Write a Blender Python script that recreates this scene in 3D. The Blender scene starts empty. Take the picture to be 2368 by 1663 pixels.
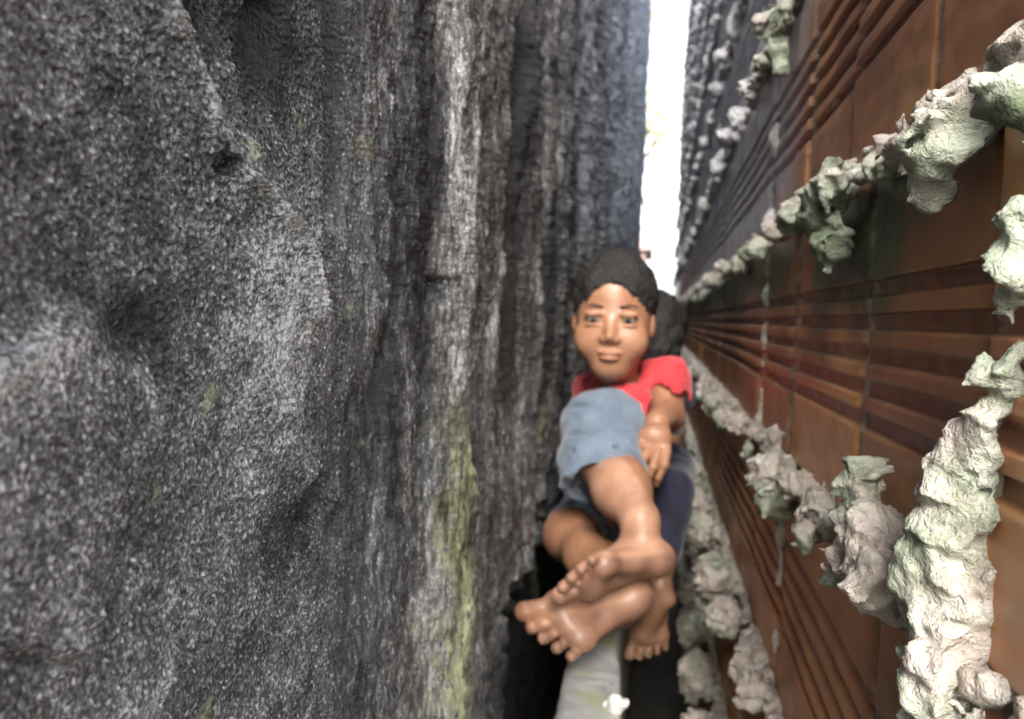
import bpy, math, random
import numpy as np
random.seed(7); rng = np.random.default_rng(7)
C = bpy.context.scene.collection
# ---------------------------------------------------------------- noise
_p = np.random.default_rng(11).permutation(256); PERM = np.concatenate([_p, _p, _p]).astype(np.int32)
_g = np.random.default_rng(5).normal(size=(256, 3)); GR = (_g/np.linalg.norm(_g, axis=1)[:, None]).astype(np.float32)
def pn(x, y, z, seed=0):
    x = np.asarray(x, np.float32)+seed*17.3; y = np.asarray(y, np.float32)+seed*5.7; z = np.asarray(z, np.float32)-seed*9.1
    x, y, z = np.broadcast_arrays(x, y, z)
    xi = np.floor(x).astype(np.int32); yi = np.floor(y).astype(np.int32); zi = np.floor(z).astype(np.int32)
    fx = x-xi; fy = y-yi; fz = z-zi
    u = fx*fx*fx*(fx*(fx*6-15)+10); v = fy*fy*fy*(fy*(fy*6-15)+10); w = fz*fz*fz*(fz*(fz*6-15)+10)
    xi &= 255; yi &= 255; zi &= 255
    out = 0
    for dx in (0, 1):
        for dy in (0, 1):
            for dz in (0, 1):
                h = PERM[PERM[PERM[xi+dx]+yi+dy]+zi+dz] & 255
                g = GR[h]
                d = g[..., 0]*(fx-dx)+g[..., 1]*(fy-dy)+g[..., 2]*(fz-dz)
                out = out + d*(u if dx else 1-u)*(v if dy else 1-v)*(w if dz else 1-w)
    return out*1.6
def fbm(x, y, z, oct=3, seed=0):
    s = 0; a = 1; f = 1
    for i in range(oct):
        s = s+a*pn(x*f, y*f, z*f, seed+i*3); a *= .5; f *= 2.03
    return s
def sst(a, b, x):
    t = np.clip((x-a)/(b-a), 0, 1); return t*t*(3-2*t)
# ---------------------------------------------------------------- materials
def mat(name):
    m = bpy.data.materials.new(name); m.use_nodes = True
    return m, m.node_tree.nodes, m.node_tree.links, m.node_tree.nodes['Principled BSDF']
def nz(N, L, scale, detail=4, rough=.6, vec=None, dist=0):
    n = N.new('ShaderNodeTexNoise'); n.inputs['Scale'].default_value = scale; n.inputs['Detail'].default_value = detail
    n.inputs['Roughness'].default_value = rough; n.inputs['Distortion'].default_value = dist
    if vec: L.new(vec, n.inputs['Vector'])
    return n.outputs['Fac']
def ramp(N, L, fac, stops):
    r = N.new('ShaderNodeValToRGB'); L.new(fac, r.inputs[0])
    while len(r.color_ramp.elements) < len(stops): r.color_ramp.elements.new(.5)
    for e, (p, c) in zip(r.color_ramp.elements, stops):
        e.position = p; e.color = (*c, 1) if len(c) == 3 else c
    return r.outputs[0]
def mix(N, L, fac, a, b, mode='MIX'):
    m = N.new('ShaderNodeMix'); m.data_type = 'RGBA'; m.blend_type = mode
    for k, v in ((0, fac), (6, a), (7, b)):
        if isinstance(v, (int, float)): m.inputs[k].default_value = v
        elif isinstance(v, tuple): m.inputs[k].default_value = (*v, 1)
        else: L.new(v, m.inputs[k])
    return m.outputs[2]
def mth(N, L, op, a, b=0.):
    m = N.new('ShaderNodeMath'); m.operation = op
    for k, v in ((0, a), (1, b)):
        if isinstance(v, (int, float)): m.inputs[k].default_value = v
        else: L.new(v, m.inputs[k])
    return m.outputs[0]
def attr(N, name):
    a = N.new('ShaderNodeAttribute'); a.attribute_name = name; return a.outputs['Fac']
def bump(N, L, B, h, strength=.5, dist=.002, prev=None):
    b = N.new('ShaderNodeBump'); b.inputs['Strength'].default_value = strength; b.inputs['Distance'].default_value = dist
    L.new(h, b.inputs['Height'])
    if prev: L.new(prev, b.inputs['Normal'])
    L.new(b.outputs[0], B.inputs['Normal']); return b.outputs[0]
def coord(N, L, sc=(1, 1, 1)):
    t = N.new('ShaderNodeTexCoord'); m = N.new('ShaderNodeMapping'); m.inputs['Scale'].default_value = sc
    L.new(t.outputs['Object'], m.inputs[0]); return m.outputs[0]

def stone_material():
    m, N, L, B = mat('rough_cement')
    v = coord(N, L); vs = coord(N, L, (1, 1, .22)); v3 = coord(N, L, (1, 1, .8))
    far = attr(N, 'streak')
    fine = mix(N, L, far, nz(N, L, 620, 3, .6, v3), nz(N, L, 300, 4, .7, vs))
    med = mix(N, L, far, nz(N, L, 60, 5, .7, v3), nz(N, L, 40, 5, .75, vs))
    big = nz(N, L, 7, 3, .6, v)
    vo = N.new('ShaderNodeTexVoronoi'); vo.inputs['Scale'].default_value = 520; L.new(v3, vo.inputs['Vector'])
    grain = mth(N, L, 'MULTIPLY', mth(N, L, 'SUBTRACT', 1., vo.outputs['Distance']), 1.)
    s = mth(N, L, 'ADD', mth(N, L, 'MULTIPLY', fine, .95), mth(N, L, 'MULTIPLY', med, .62))
    s = mth(N, L, 'ADD', s, mth(N, L, 'MULTIPLY', big, .25))
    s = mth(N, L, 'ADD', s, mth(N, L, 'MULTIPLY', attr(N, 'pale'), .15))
    s = mth(N, L, 'SUBTRACT', s, mth(N, L, 'MULTIPLY', attr(N, 'shade_stain'), .30))  # painted shade of recesses, plus dark streaks
    vp = N.new('ShaderNodeTexVoronoi'); vp.inputs['Scale'].default_value = 330; L.new(v3, vp.inputs['Vector'])
    s = mth(N, L, 'ADD', s, mth(N, L, 'MULTIPLY', ramp(N, L, vp.outputs['Distance'], [(.12, (1, 1, 1)), (.34, (0, 0, 0))]), .16))
    s = mth(N, L, 'MULTIPLY', mth(N, L, 'SUBTRACT', s, .74), 2.2)
    col = ramp(N, L, s, [(.0, (.024, .024, .025)), (.36, (.095, .095, .095)), (.60, (.22, .219, .216)), (1., (.66, .655, .645))])
    lich = ramp(N, L, med, [(.38, (.06, .07, .03)), (.56, (.58, .61, .37))])
    lf = mth(N, L, 'MULTIPLY', attr(N, 'lichen'), ramp(N, L, nz(N, L, 60, 3, .7, v), [(.38, (0, 0, 0)), (.47, (.95, .95, .95))]))
    col = mix(N, L, lf, col, lich)
    col = mix(N, L, mth(N, L, 'MULTIPLY', attr(N, 'blue'), .75), col, mix(N, L, med, (.34, .36, .52), (.62, .76, .88)))  # bluish far haze mixed into the wall colour
    L.new(col, B.inputs['Base Color']); B.inputs['Roughness'].default_value = .62
    b = bump(N, L, B, fine, 1., .0013); b = bump(N, L, B, grain, .7, .0008, b); bump(N, L, B, med, .8, .005, b)
    return m
def brick_material():
    m, N, L, B = mat('glazed_clay')
    v = coord(N, L); vs = coord(N, L, (1, .25, 1))
    a = nz(N, L, 9, 4, .6, v); b_ = nz(N, L, 70, 3, .6, vs)
    col = ramp(N, L, a, [(.3, (.25, .095, .048)), (.48, (.44, .18, .075)), (.70, (.62, .32, .12))])
    hs = N.new('ShaderNodeHueSaturation'); L.new(col, hs.inputs['Color']); L.new(mth(N, L, 'ADD', .75, mth(N, L, 'MULTIPLY', attr(N, 'tone'), .6)), hs.inputs['Value'])
    col = mix(N, L, .25, hs.outputs[0], ramp(N, L, b_, [(.35, (.08, .03, .018)), (.7, (.34, .15, .07))]))
    col = mix(N, L, mth(N, L, 'MULTIPLY', attr(N, 'groove'), .55), col, (.085, .024, .017))
    speck = ramp(N, L, nz(N, L, 130, 2, .5, v), [(.70, (0, 0, 0)), (.76, (1, 1, 1))])
    col = mix(N, L, mth(N, L, 'MULTIPLY', speck, .35), col, (.35, .26, .18))
    col = mix(N, L, attr(N, 'cement'), col, ramp(N, L, nz(N, L, 22, 4, .6, v), [(.3, (.32, .32, .37)), (.7, (.62, .62, .67))]))  # cement grey, lightened to carry the sky glow and haze
    col = mix(N, L, attr(N, 'moss'), col, ramp(N, L, nz(N, L, 40, 3, .6, v), [(.35, (.012, .015, .012)), (.62, (.065, .095, .035))]))
    col = mix(N, L, attr(N, 'joint'), col, ramp(N, L, nz(N, L, 90, 3, .6, v), [(.35, (.10, .08, .06)), (.65, (.42, .36, .28))]))
    L.new(col, B.inputs['Base Color'])
    L.new(mix(N, L, b_, (.30, .30, .30), (.55, .55, .55)), B.inputs['Roughness'])
    b = bump(N, L, B, b_, .35, .0008); bump(N, L, B, nz(N, L, 260, 3, .6, v), .35, .0005, b)
    return m
def mortar_material():
    m, N, L, B = mat('old_mortar')
    v = coord(N, L)
    a = nz(N, L, 55, 4, .7, v); g = nz(N, L, 14, 3, .6, v, .4); f = nz(N, L, 260, 4, .7, v)
    col = ramp(N, L, a, [(.30, (.28, .23, .19)), (.48, (.46, .40, .345)), (.66, (.64, .59, .53))])
    gr = ramp(N, L, a, [(.30, (.13, .16, .10)), (.5, (.36, .39, .30)), (.7, (.52, .55, .45))])
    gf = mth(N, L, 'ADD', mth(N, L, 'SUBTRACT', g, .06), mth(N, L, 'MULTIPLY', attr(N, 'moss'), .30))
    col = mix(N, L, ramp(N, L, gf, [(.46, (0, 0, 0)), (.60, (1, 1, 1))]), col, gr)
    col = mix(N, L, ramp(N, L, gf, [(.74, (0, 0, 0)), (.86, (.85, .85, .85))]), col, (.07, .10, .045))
    col = mix(N, L, attr(N, 'cement'), col, ramp(N, L, a, [(.3, (.40, .40, .42)), (.7, (.75, .75, .76))]))  # far mortar painted lighter for the haze
    L.new(col, B.inputs['Base Color']); B.inputs['Roughness'].default_value = .8
    vo = N.new('ShaderNodeTexVoronoi'); vo.inputs['Scale'].default_value = 150; vo.feature = 'F1'; L.new(v, vo.inputs['Vector'])
    b = bump(N, L, B, f, 1., .0022); b = bump(N, L, B, vo.outputs['Distance'], .5, .0016, b); b = bump(N, L, B, nz(N, L, 110, 4, .7, v, .8), .8, .005, b)
    return m
def skin_material(tint=(1, 1, 1)):
    m, N, L, B = mat('skin')
    v = coord(N, L); a = nz(N, L, 25, 3, .6, v)
    col = ramp(N, L, a, [(.3, (.34, .165, .090)), (.7, (.49, .265, .155))])
    col = mix(N, L, attr(N, 'palm'), col, ramp(N, L, a, [(.3, (.46, .245, .15)), (.7, (.62, .37, .24))]))
    col = mix(N, L, mth(N, L, 'MULTIPLY', attr(N, 'dirt_shade'), .8), col, (.13, .07, .05))
    col = mix(N, L, mth(N, L, 'MULTIPLY', attr(N, 'lips'), .4), col, (.36, .12, .09))
    col = mix(N, L, ramp(N, L, nz(N, L, 60, 5, .75, v), [(.52, (0, 0, 0)), (.75, (.35, .35, .35))]), col, (.20, .10, .06))
    col = mix(N, L, 1., col, tint, 'MULTIPLY')
    L.new(col, B.inputs['Base Color']); B.inputs['Roughness'].default_value = .43
    B.inputs['Subsurface Weight'].default_value = .12; B.inputs['Subsurface Radius'].default_value = (.012, .004, .002)
    B.inputs['Subsurface Scale'].default_value = .6
    b = bump(N, L, B, nz(N, L, 350, 3, .6, v), .25, .0006); bump(N, L, B, nz(N, L, 90, 3, .6, v, .6), .2, .0012, b)
    return m
def cloth_material(name, dark, light, weave=900):
    m, N, L, B = mat(name)
    v = coord(N, L)
    L.new(ramp(N, L, nz(N, L, 30, 4, .6, v), [(.3, dark), (.7, light)]), B.inputs['Base Color'])
    B.inputs['Roughness'].default_value = .85; B.inputs['Sheen Weight'].default_value = .25
    b = bump(N, L, B, nz(N, L, weave, 2, .5, v), .3, .0006); bump(N, L, B, nz(N, L, 45, 2, .5, v, .8), .5, .003, b)
    return m
def plain(name, dark, light, scale=20, rough=.6, bs=.4, bd=.002):
    m, N, L, B = mat(name); v = coord(N, L); n = nz(N, L, scale, 4, .6, v)
    L.new(ramp(N, L, n, [(.3, dark), (.7, light)]), B.inputs['Base Color']); B.inputs['Roughness'].default_value = rough
    bump(N, L, B, nz(N, L, scale*6, 4, .6, v), bs, bd)
    return m
def beam_material():
    m, N, L, B = mat('smooth_concrete'); v = coord(N, L)
    n = nz(N, L, 26, 4, .6, v); g = nz(N, L, 16, 2, .5, v)
    col = ramp(N, L, n, [(.3, (.30, .295, .29)), (.7, (.47, .465, .455))])
    col = mix(N, L, ramp(N, L, g, [(.50, (0, 0, 0)), (.60, (.9, .9, .9))]), col, (.36, .385, .25))
    col = mix(N, L, ramp(N, L, nz(N, L, 150, 2, .5, v), [(.66, (0, 0, 0)), (.72, (.7, .7, .7))]), col, (.10, .10, .10))
    L.new(col, B.inputs['Base Color']); B.inputs['Roughness'].default_value = .8
    bump(N, L, B, nz(N, L, 200, 4, .6, v), .5, .0015)
    return m
M_STONE = stone_material(); M_BRICK = brick_material(); M_MORTAR = mortar_material(); M_SKIN = skin_material((.84, .80, .80)); M_SKIN_SHADED = skin_material((.55, .55, .55))  # second child's skin is darkened to stand for the shade there
M_DENIM = cloth_material('pale_blue_cotton', (.095, .130, .180), (.165, .210, .270))
M_RED = cloth_material('red_cotton', (.46, .022, .035), (.66, .05, .06))
M_NAVY = cloth_material('navy_cotton', (.005, .005, .014), (.014, .014, .04))
M_HAIR = plain('black_hair', (.006, .005, .005), (.022, .018, .016), 60, .5, 1., .003)
M_BEAM = beam_material()
M_GROUND = plain('dark_earth', (.02, .018, .014), (.06, .052, .042), 6, .95)
M_EYE = plain('eye_white', (.17, .145, .125), (.24, .21, .18), 20, .35, 0)
M_IRIS = plain('dark_iris', (.012, .007, .005), (.02, .012, .008), 20, .15, 0)
M_LEAF = plain('leaf', (.35, .40, .10), (.60, .62, .25), 3, .6)
M_BARK = plain('bark', (.06, .045, .03), (.14, .11, .08), 12, .9)
M_WIRE = plain('wire_cover', (.05, .05, .045), (.09, .09, .08), 12, .5)
M_PLASTER = plain('pink_plaster', (.42, .30, .25), (.55, .42, .36), 2, .9)
M_DARKWALL = plain('sooty_block', (.02, .02, .022), (.05, .048, .046), 8, .9)
# ---------------------------------------------------------------- mesh helpers
def mk(name, V, Fq, m, parent=None, smooth=True, attrs=None):
    V = np.ascontiguousarray(V, np.float32); Fq = np.ascontiguousarray(Fq, np.int32)
    me = bpy.data.meshes.new(name); n, k = Fq.shape
    me.vertices.add(len(V)); me.vertices.foreach_set('co', V.ravel())
    me.loops.add(n*k); me.loops.foreach_set('vertex_index', Fq.ravel())
    me.polygons.add(n); me.polygons.foreach_set('loop_start', np.arange(0, n*k, k, dtype=np.int32))
    me.update(calc_edges=True); me.validate()
    me.polygons.foreach_set('use_smooth', np.full(len(me.polygons), smooth))
    for an, av in (attrs or {}).items():
        a = me.attributes.new(an, 'FLOAT', 'POINT'); a.data.foreach_set('value', np.ascontiguousarray(av, np.float32).ravel())
    me.materials.append(m)
    o = bpy.data.objects.new(name, me); C.objects.link(o)
    if parent: o.parent = parent
    return o
def empty(name, label, cat, loc=(0, 0, 0), group=None):
    o = bpy.data.objects.new(name, None); o.empty_display_size = .05; C.objects.link(o); o.location = loc
    return tag(o, label, cat, group)
def tag(o, label, cat, group=None):
    o['label'] = label; o['category'] = cat
    if group: o['group'] = group
    return o
def reparent(o, p):                       # keep world coordinates
    o.parent = p; o.matrix_parent_inverse.identity(); o.location = -p.location
def boxvf(x0, x1, y0, y1, z0, z1):
    V = [(x, y, z) for x in (x0, x1) for y in (y0, y1) for z in (z0, z1)]
    return np.array(V), np.array([(0, 1, 3, 2), (4, 6, 7, 5), (0, 4, 5, 1), (2, 3, 7, 6), (0, 2, 6, 4), (1, 5, 7, 3)])
# ---------------------------------------------------------------- SDF -> surface nets
class SDF:
    def __init__(s, lo, hi, h):
        s.lo = np.array(lo, float); s.h = h; s.n = np.ceil((np.array(hi)-s.lo)/h).astype(int)+1
        s.f = np.full(s.n, .05, np.float32)
        s.ax = [(s.lo[i]+np.arange(s.n[i])*h).astype(np.float32) for i in range(3)]
    def sub(s, lo, hi):
        a = np.clip(np.floor((np.array(lo)-s.lo)/s.h).astype(int), 0, s.n); b = np.clip(np.ceil((np.array(hi)-s.lo)/s.h).astype(int)+1, 0, s.n)
        sl = tuple(slice(a[i], b[i]) for i in range(3))
        X, Y, Z = s.ax[0][sl[0]][:, None, None], s.ax[1][sl[1]][None, :, None], s.ax[2][sl[2]][None, None, :]
        return sl, X, Y, Z
    def comb(s, sl, d, k, op='u'):
        f = s.f[sl]
        if f.size == 0: return
        if op == 'u':
            h = np.clip(.5+.5*(f-d)/k, 0, 1); s.f[sl] = f*(1-h)+d*h-k*h*(1-h)
        else:
            h = np.clip(.5-.5*(f+d)/k, 0, 1); s.f[sl] = f*(1-h)-d*h+k*h*(1-h)
    def cone(s, a, b, ra, rb, k=.01, op='u'):
        a = np.array(a, float); b = np.array(b, float); m = max(ra, rb)+k*1.5+.004
        sl, X, Y, Z = s.sub(np.minimum(a, b)-m, np.maximum(a, b)+m); d = b-a; L2 = max(d@d, 1e-9)
        t = np.clip(((X-a[0])*d[0]+(Y-a[1])*d[1]+(Z-a[2])*d[2])/L2, 0, 1)
        D = np.sqrt((X-a[0]-t*d[0])**2+(Y-a[1]-t*d[1])**2+(Z-a[2]-t*d[2])**2)-(ra+(rb-ra)*t)
        s.comb(sl, D, k, op)
    def ell(s, c, r, k=.01, op='u', R=None):
        c = np.array(c, float); r = np.array(r, float); m = r.max()+k*1.5+.004
        sl, X, Y, Z = s.sub(c-m, c+m); X = X-c[0]; Y = Y-c[1]; Z = Z-c[2]
        if R is not None:
            X, Y, Z = (R[0, i]*X+R[1, i]*Y+R[2, i]*Z for i in range(3))
        q = np.sqrt((X/r[0])**2+(Y/r[1])**2+(Z/r[2])**2); q2 = np.sqrt((X/r[0]**2)**2+(Y/r[1]**2)**2+(Z/r[2]**2)**2)+1e-6
        s.comb(sl, (q*(q-1)/q2).astype(np.float32), k, op)
    def noise(s, freqs, amps, seed=0, st=(1, 1, 1), band=.02):
        I = np.nonzero(np.abs(s.f) < band)
        x, y, z = (s.ax[i][I[i]]*st[i] for i in range(3)); d = 0
        for j, (f, a) in enumerate(zip(freqs, amps)): d = d+a*pn(x*f, y*f, z*f, seed+j)
        s.f[I] += d
    def rough(s, f, a, seed):                # sharp creases and shelves
        I = np.nonzero(np.abs(s.f) < .016); x, y, z = (s.ax[i][I[i]] for i in range(3))
        s.f[I] += a*(.45-2.6*np.abs(pn(x*f, y*f*.8, z*f*1.3, seed)))*-1
    def plane(s, p, n):                     # remove the side n points to
        n = np.array(n, float); n /= np.linalg.norm(n)
        D = (s.ax[0][:, None, None]-p[0])*n[0]+(s.ax[1][None, :, None]-p[1])*n[1]+(s.ax[2][None, None, :]-p[2])*n[2]
        s.f = np.maximum(s.f, D.astype(np.float32))
    def mesh(s):
        f = s.f; f[[0, -1]] = .05; f[:, [0, -1]] = .05; f[:, :, [0, -1]] = .05
        ins = f < 0; nx, ny, nz_ = (s.n-1)
        cnt = np.zeros((nx, ny, nz_), np.int8)
        cr = [(i, j, k) for i in (0, 1) for j in (0, 1) for k in (0, 1)]
        for i, j, k in cr: cnt += ins[i:i+nx, j:j+ny, k:k+nz_]
        act = np.nonzero((cnt > 0) & (cnt < 8)); n = len(act[0])
        idx = np.full((nx, ny, nz_), -1, np.int32); idx[act] = np.arange(n)
        val = {c: f[act[0]+c[0], act[1]+c[1], act[2]+c[2]] for c in cr}
        P = np.zeros((n, 3)); W = np.zeros(n)
        for a in cr:
            for ax in range(3):
                if a[ax] == 0:
                    b = list(a); b[ax] = 1; b = tuple(b); va, vb = val[a], val[b]; mk_ = (va < 0) != (vb < 0)
                    t = np.where(mk_, va/np.where(mk_, va-vb, 1), 0)
                    for q in range(3): P[:, q] += np.where(mk_, a[q]+(t if q == ax else 0), 0)
                    W += mk_
        P /= W[:, None]; V = s.lo+(np.stack(act, 1)+P)*s.h
        F = []
        for ax in range(3):
            u, w = [(1, 2), (2, 0), (0, 1)][ax]
            A = np.moveaxis(ins, ax, 0); D = A[:-1] != A[1:]; up = A[:-1] & ~A[1:]
            sl = np.moveaxis(np.zeros(1), 0, 0)
            E = np.nonzero(np.moveaxis(D, 0, ax)); E = np.stack(E, 1)
            ok = (E[:, u] > 0) & (E[:, w] > 0); E = E[ok]
            o = np.moveaxis(up, 0, ax)[E[:, 0], E[:, 1], E[:, 2]]
            def g(du, dw):
                e = E.copy(); e[:, u] -= du; e[:, w] -= dw; return idx[e[:, 0], e[:, 1], e[:, 2]]
            q = np.stack([g(1, 1), g(0, 1), g(0, 0), g(1, 0)], 1); q[~o] = q[~o][:, ::-1]; F.append(q)
        return V, np.concatenate(F)
# ---------------------------------------------------------------- walls (height fields, real relief, with thickness)
ZG, ZT = -1.0, 2.8
def axis_y(y0, y1, k, mn, mx):
    out = [y0]
    while out[-1] < y1: out.append(out[-1]+min(mx, max(mn, k*out[-1]**2)))
    out[-1] = y1; return np.array(out)
def axis_z(mn, k):
    up = [0.]
    while up[-1] < ZT: up.append(up[-1]+max(mn, k*up[-1]))
    up[-1] = ZT; dn = [0.]
    while dn[-1] > ZG: dn.append(dn[-1]-max(mn, -k*dn[-1]))
    dn[-1] = ZG-.05; return np.array(dn[:0:-1]+up)
def grid(ys, zs):                          # unseen tops slope down to the near end, shaped to admit sky light
    Y, Z = np.meshgrid(ys, zs, indexing='ij')
    return Y, np.where(Z > 0, Z*np.minimum(ZT, .50+.42*np.maximum(Y, .1))/ZT, Z)
def wallmesh(Xs, Y, Z, xback):
    ny, nz_ = Y.shape
    V = np.stack([Xs, Y, Z], -1).reshape(-1, 3); I = np.arange(ny*nz_).reshape(ny, nz_)
    F = np.stack([I[:-1, :-1], I[1:, :-1], I[1:, 1:], I[:-1, 1:]], -1).reshape(-1, 4)
    ring = np.concatenate([I[:, 0], I[-1, 1:], I[-2::-1, -1], I[0, -2:0:-1]]); n = len(V); r = len(ring)
    B = V[ring].copy(); B[:, 0] = xback; V = np.concatenate([V, B]); bi = n+np.arange(r)
    F2 = np.stack([ring, np.roll(ring, -1), np.roll(bi, -1), bi], -1)
    c = [bi[0], bi[ny-1], bi[ny+nz_-2], bi[2*ny+nz_-3]]
    V = np.concatenate([V, V[c]]); m = len(V)-4
    F = np.concatenate([F, F2, [[m, m+1, m+2, m+3]]])
    if xback < Xs.mean(): F = F[:, ::-1]; 
    return V, F[:, ::-1], n
def seg(Y, Z, pts):                       # distance to a polyline and parameter
    best = np.full(Y.shape, 9.); 
    for (a, b), (c, d) in zip(pts[:-1], pts[1:]):
        dy, dz = c-a, d-b; t = np.clip(((Y-a)*dy+(Z-b)*dz)/(dy*dy+dz*dz), 0, 1)
        best = np.minimum(best, np.hypot(Y-a-t*dy, Z-b-t*dz))
    return best
ys = axis_y(-.06, 6.0, .010, .0007, .03); zs = axis_z(.0008, .0045)
Y, Z = grid(ys, zs)
st = sst(.35, .46, Y)
wob = .012*pn(Z*5, Z*0, Y*3, 2)+.006*pn(Z*17, 0*Z, Y*9, 3)
Yw = Y+wob*(.3+Y)
h = .004*pn(Y*5, Z*4, 0*Y, 1)*(1+Y*.6)+.0025*pn(Y*14, Z*10, 0*Y, 4)
near = .0016*fbm(Y*55, Z*50, 0*Y, 3, 6)+.0014*np.abs(pn(Y*190, Z*180, 0*Y, 9))+.0017*np.clip(pn(Y*400, Z*380, 0*Y, 10), -.1, 1)
lon = .006*pn(np.log(Yw+.05)*16, Z*1.6, 0*Y, 12)+.005*pn(np.log(Yw+.05)*34, Z*5, 0*Y, 13)+.0040*fbm(Yw*40, Z*20, 0*Y, 3, 14)+.0035*(1-2.5*np.abs(pn(Yw*26, Z*9, 0*Y, 17)))+.0022*pn(Yw*130, Z*70, 0*Y, 15)+.0016*pn(Yw*260, Z*190, 0*Y, 16)
h = h+near*(1-st*.35)+lon*st*(.85+.3*Y)
def G(x, w): return np.exp(-(x/w)**2)
# grooves and ledges that run down the wall
h -= .024*G(Yw-(.383+.08*np.clip(-(Z-.1), -.1, .02)), .0095)*sst(.035, .07, Z)
h -= .018*G(Yw-(.462+.17*(Z+.05)), .009)*sst(.0, -.05, Z)
h -= .024*G(Yw-.541, .013)*(.5+.5*sst(.03, -.1, Z))
h += .017*sst(.545, .60, Yw)*sst(.72, .655, Yw)
h -= .022*G(Yw-.70, .022)*(.4+.6*sst(-.3, .0, Z))
h -= .020*G(Yw-(.86+.1*Z), .03)
h -= .03*G(Yw-(1.15-.1*Z), .04)
HO = 0*Y
for yy, zz, r in ((.566, .018, .0075), (.534, .108, .009), (.407, -.056, .007), (.387, -.118, .008), (.36, -.096, .009), (.311, .122, .013), (.262, .112, .008), (.268, .055, .004), (.276, .054, .003)):
    hh = np.exp(-((Y-yy)/(r*1.05))**4-((Z-zz)/(r*1.15))**4); h -= .022*hh; HO = HO+hh
# diagonal ridge with crumbs along its edge, its sunlit flank below
rid = [(.215, .125), (.244, .088), (.263, .059), (.298, .046), (.322, .032), (.345, .0)]
dr = seg(Y+.003*pn(Y*70, Z*70, 0*Y, 20), Z+.004*pn(Y*60, Z*60, 0*Y, 21), rid)
h += .009*np.exp(-dr/.0055)+.004*np.exp(-dr/.02)
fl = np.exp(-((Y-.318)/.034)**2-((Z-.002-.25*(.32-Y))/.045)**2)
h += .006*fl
h -= .007*np.exp(-((Y-.31)/.03)**2-((Z-.10)/.022)**2)
r2 = seg(Y, Z, [(.318, -.04), (.335, -.075), (.365, -.092), (.385, -.105)])
h += .008*np.exp(-r2/.008)
h -= .004*np.exp(-((Y-.335)/.024)**2-((Z+.104)/.018)**2)
# boulder like bulge, lower left
bd = np.hypot((Y-.196)/.045, (Z+.052)/.052)
bd = bd+.16*pn(Y*32, Z*32, 0*Y, 24)+.06*pn(Y*90, Z*90, 0*Y, 25)
h += .007*sst(1.0, .86, bd)*(1+.3*pn(Y*60, Z*60, 0*Y, 22))*(1-.6*sst(.19, .23, Y))
h -= .006*np.exp(-((Y-.225)/.015)**2-((Z+.012)/.012)**2)
# broken lower edge, far below the seat
h -= .05*sst(-.37, -.41, Z-.025+.11*pn(Y*15, Z*10, 0*Y, 30)+.05*pn(Y*42, Z*30, 0*Y, 31))*sst(.88, .97, Y+.05*pn(Z*30, Y*9, 0*Y, 32))
hole = 0*Y
h *= 1-.35*sst(2., 5., Y)
lichen = np.clip(sst(.56, .585, Yw+.02*pn(Z*30, Y*30, 0*Y, 40))*sst(.685, .64, Yw+.02*pn(Z*22, Y*30, 0*Y, 41))*sst(-.05, -.12, Z+.02*pn(Y*50, Z*20, 0*Y, 42)), 0, 1)
lichen += .7*sst(.35, .6, pn(Y*9, Z*5, 0*Y, 43))*sst(.6, .9, Y)*sst(-.1, -.25, Z)
lichen += .6*sst(.62, .7, pn(Y*40, Z*40, 0*Y, 44))*sst(.5, .3, Y)
pale = 1.1*fl+1.0*np.exp(-dr/.004)+.5*np.exp(-((Y-.30)/.05)**2-((Z+.055)/.05)**2)+.6*G(Yw-.585, .028)*sst(.2, 0, Z)+.45*sst(.15, .6, pn(Yw*9, Z*2, 0*Y, 45))*st  # sunlit flank and crests painted paler, with some random pale streaks
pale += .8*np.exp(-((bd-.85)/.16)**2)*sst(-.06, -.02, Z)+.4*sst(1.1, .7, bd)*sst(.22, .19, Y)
shade_stain = 1.2*HO+1.1*np.exp(-((Y-.313)/.026)**2-((Z-.118)/.03)**2)+.7*np.exp(-((Y-.262)/.012)**2-((Z-.105)/.02)**2)+1.1*G(Yw-.383, .010)*sst(.04, .07, Z)+.8*G(Yw-(.462+.17*(Z+.05)), .009)*sst(.0, -.05, Z)+.7*G(Yw-.70, .022)+.6*G(Yw-(.86+.1*Z), .03)+.5*np.exp(-((Y-.335)/.026)**2-((Z+.106)/.02)**2)+.7*np.exp(-((Y-.228)/.02)**2-((Z+.008)/.014)**2)  # shade painted into holes, grooves and hollows; dark stain streaks added below
shade_stain += .7*sst(.2, .6, pn(np.log(Yw+.05)*13, Z*1.8, 0*Y, 46))*st+1.0*G(Yw-.541, .012)*sst(.15, -.05, Z)+.8*sst(-.35, -.42, Z)*sst(.84, .94, Y)
blue = sst(1.0, 4.2, Y+1.3*pn(Y*2, Z*1.5, 0*Y, 47))*sst(.1, .45, Z/Y*3.)  # sky glow and haze of the far end, painted as a bluish tint
VV, FF, n0 = wallmesh(-.17+h, Y, Z, -.55)
def pad(a): 
    a = np.broadcast_to(a, Y.shape).ravel(); return np.concatenate([a, np.zeros(len(VV)-n0)])
lw = mk('stone_wall', VV, FF, M_STONE, attrs={k: pad(v) for k, v in dict(lichen=np.clip(lichen, 0, 1), pale=np.clip(pale, 0, 1.3), shade_stain=np.clip(shade_stain, 0, 1.4), blue=np.clip(blue, 0, 1), streak=st).items()})
tag(lw, 'rough weathered grey cement wall with vertical ridges, left of the narrow gap', 'wall')

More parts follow.
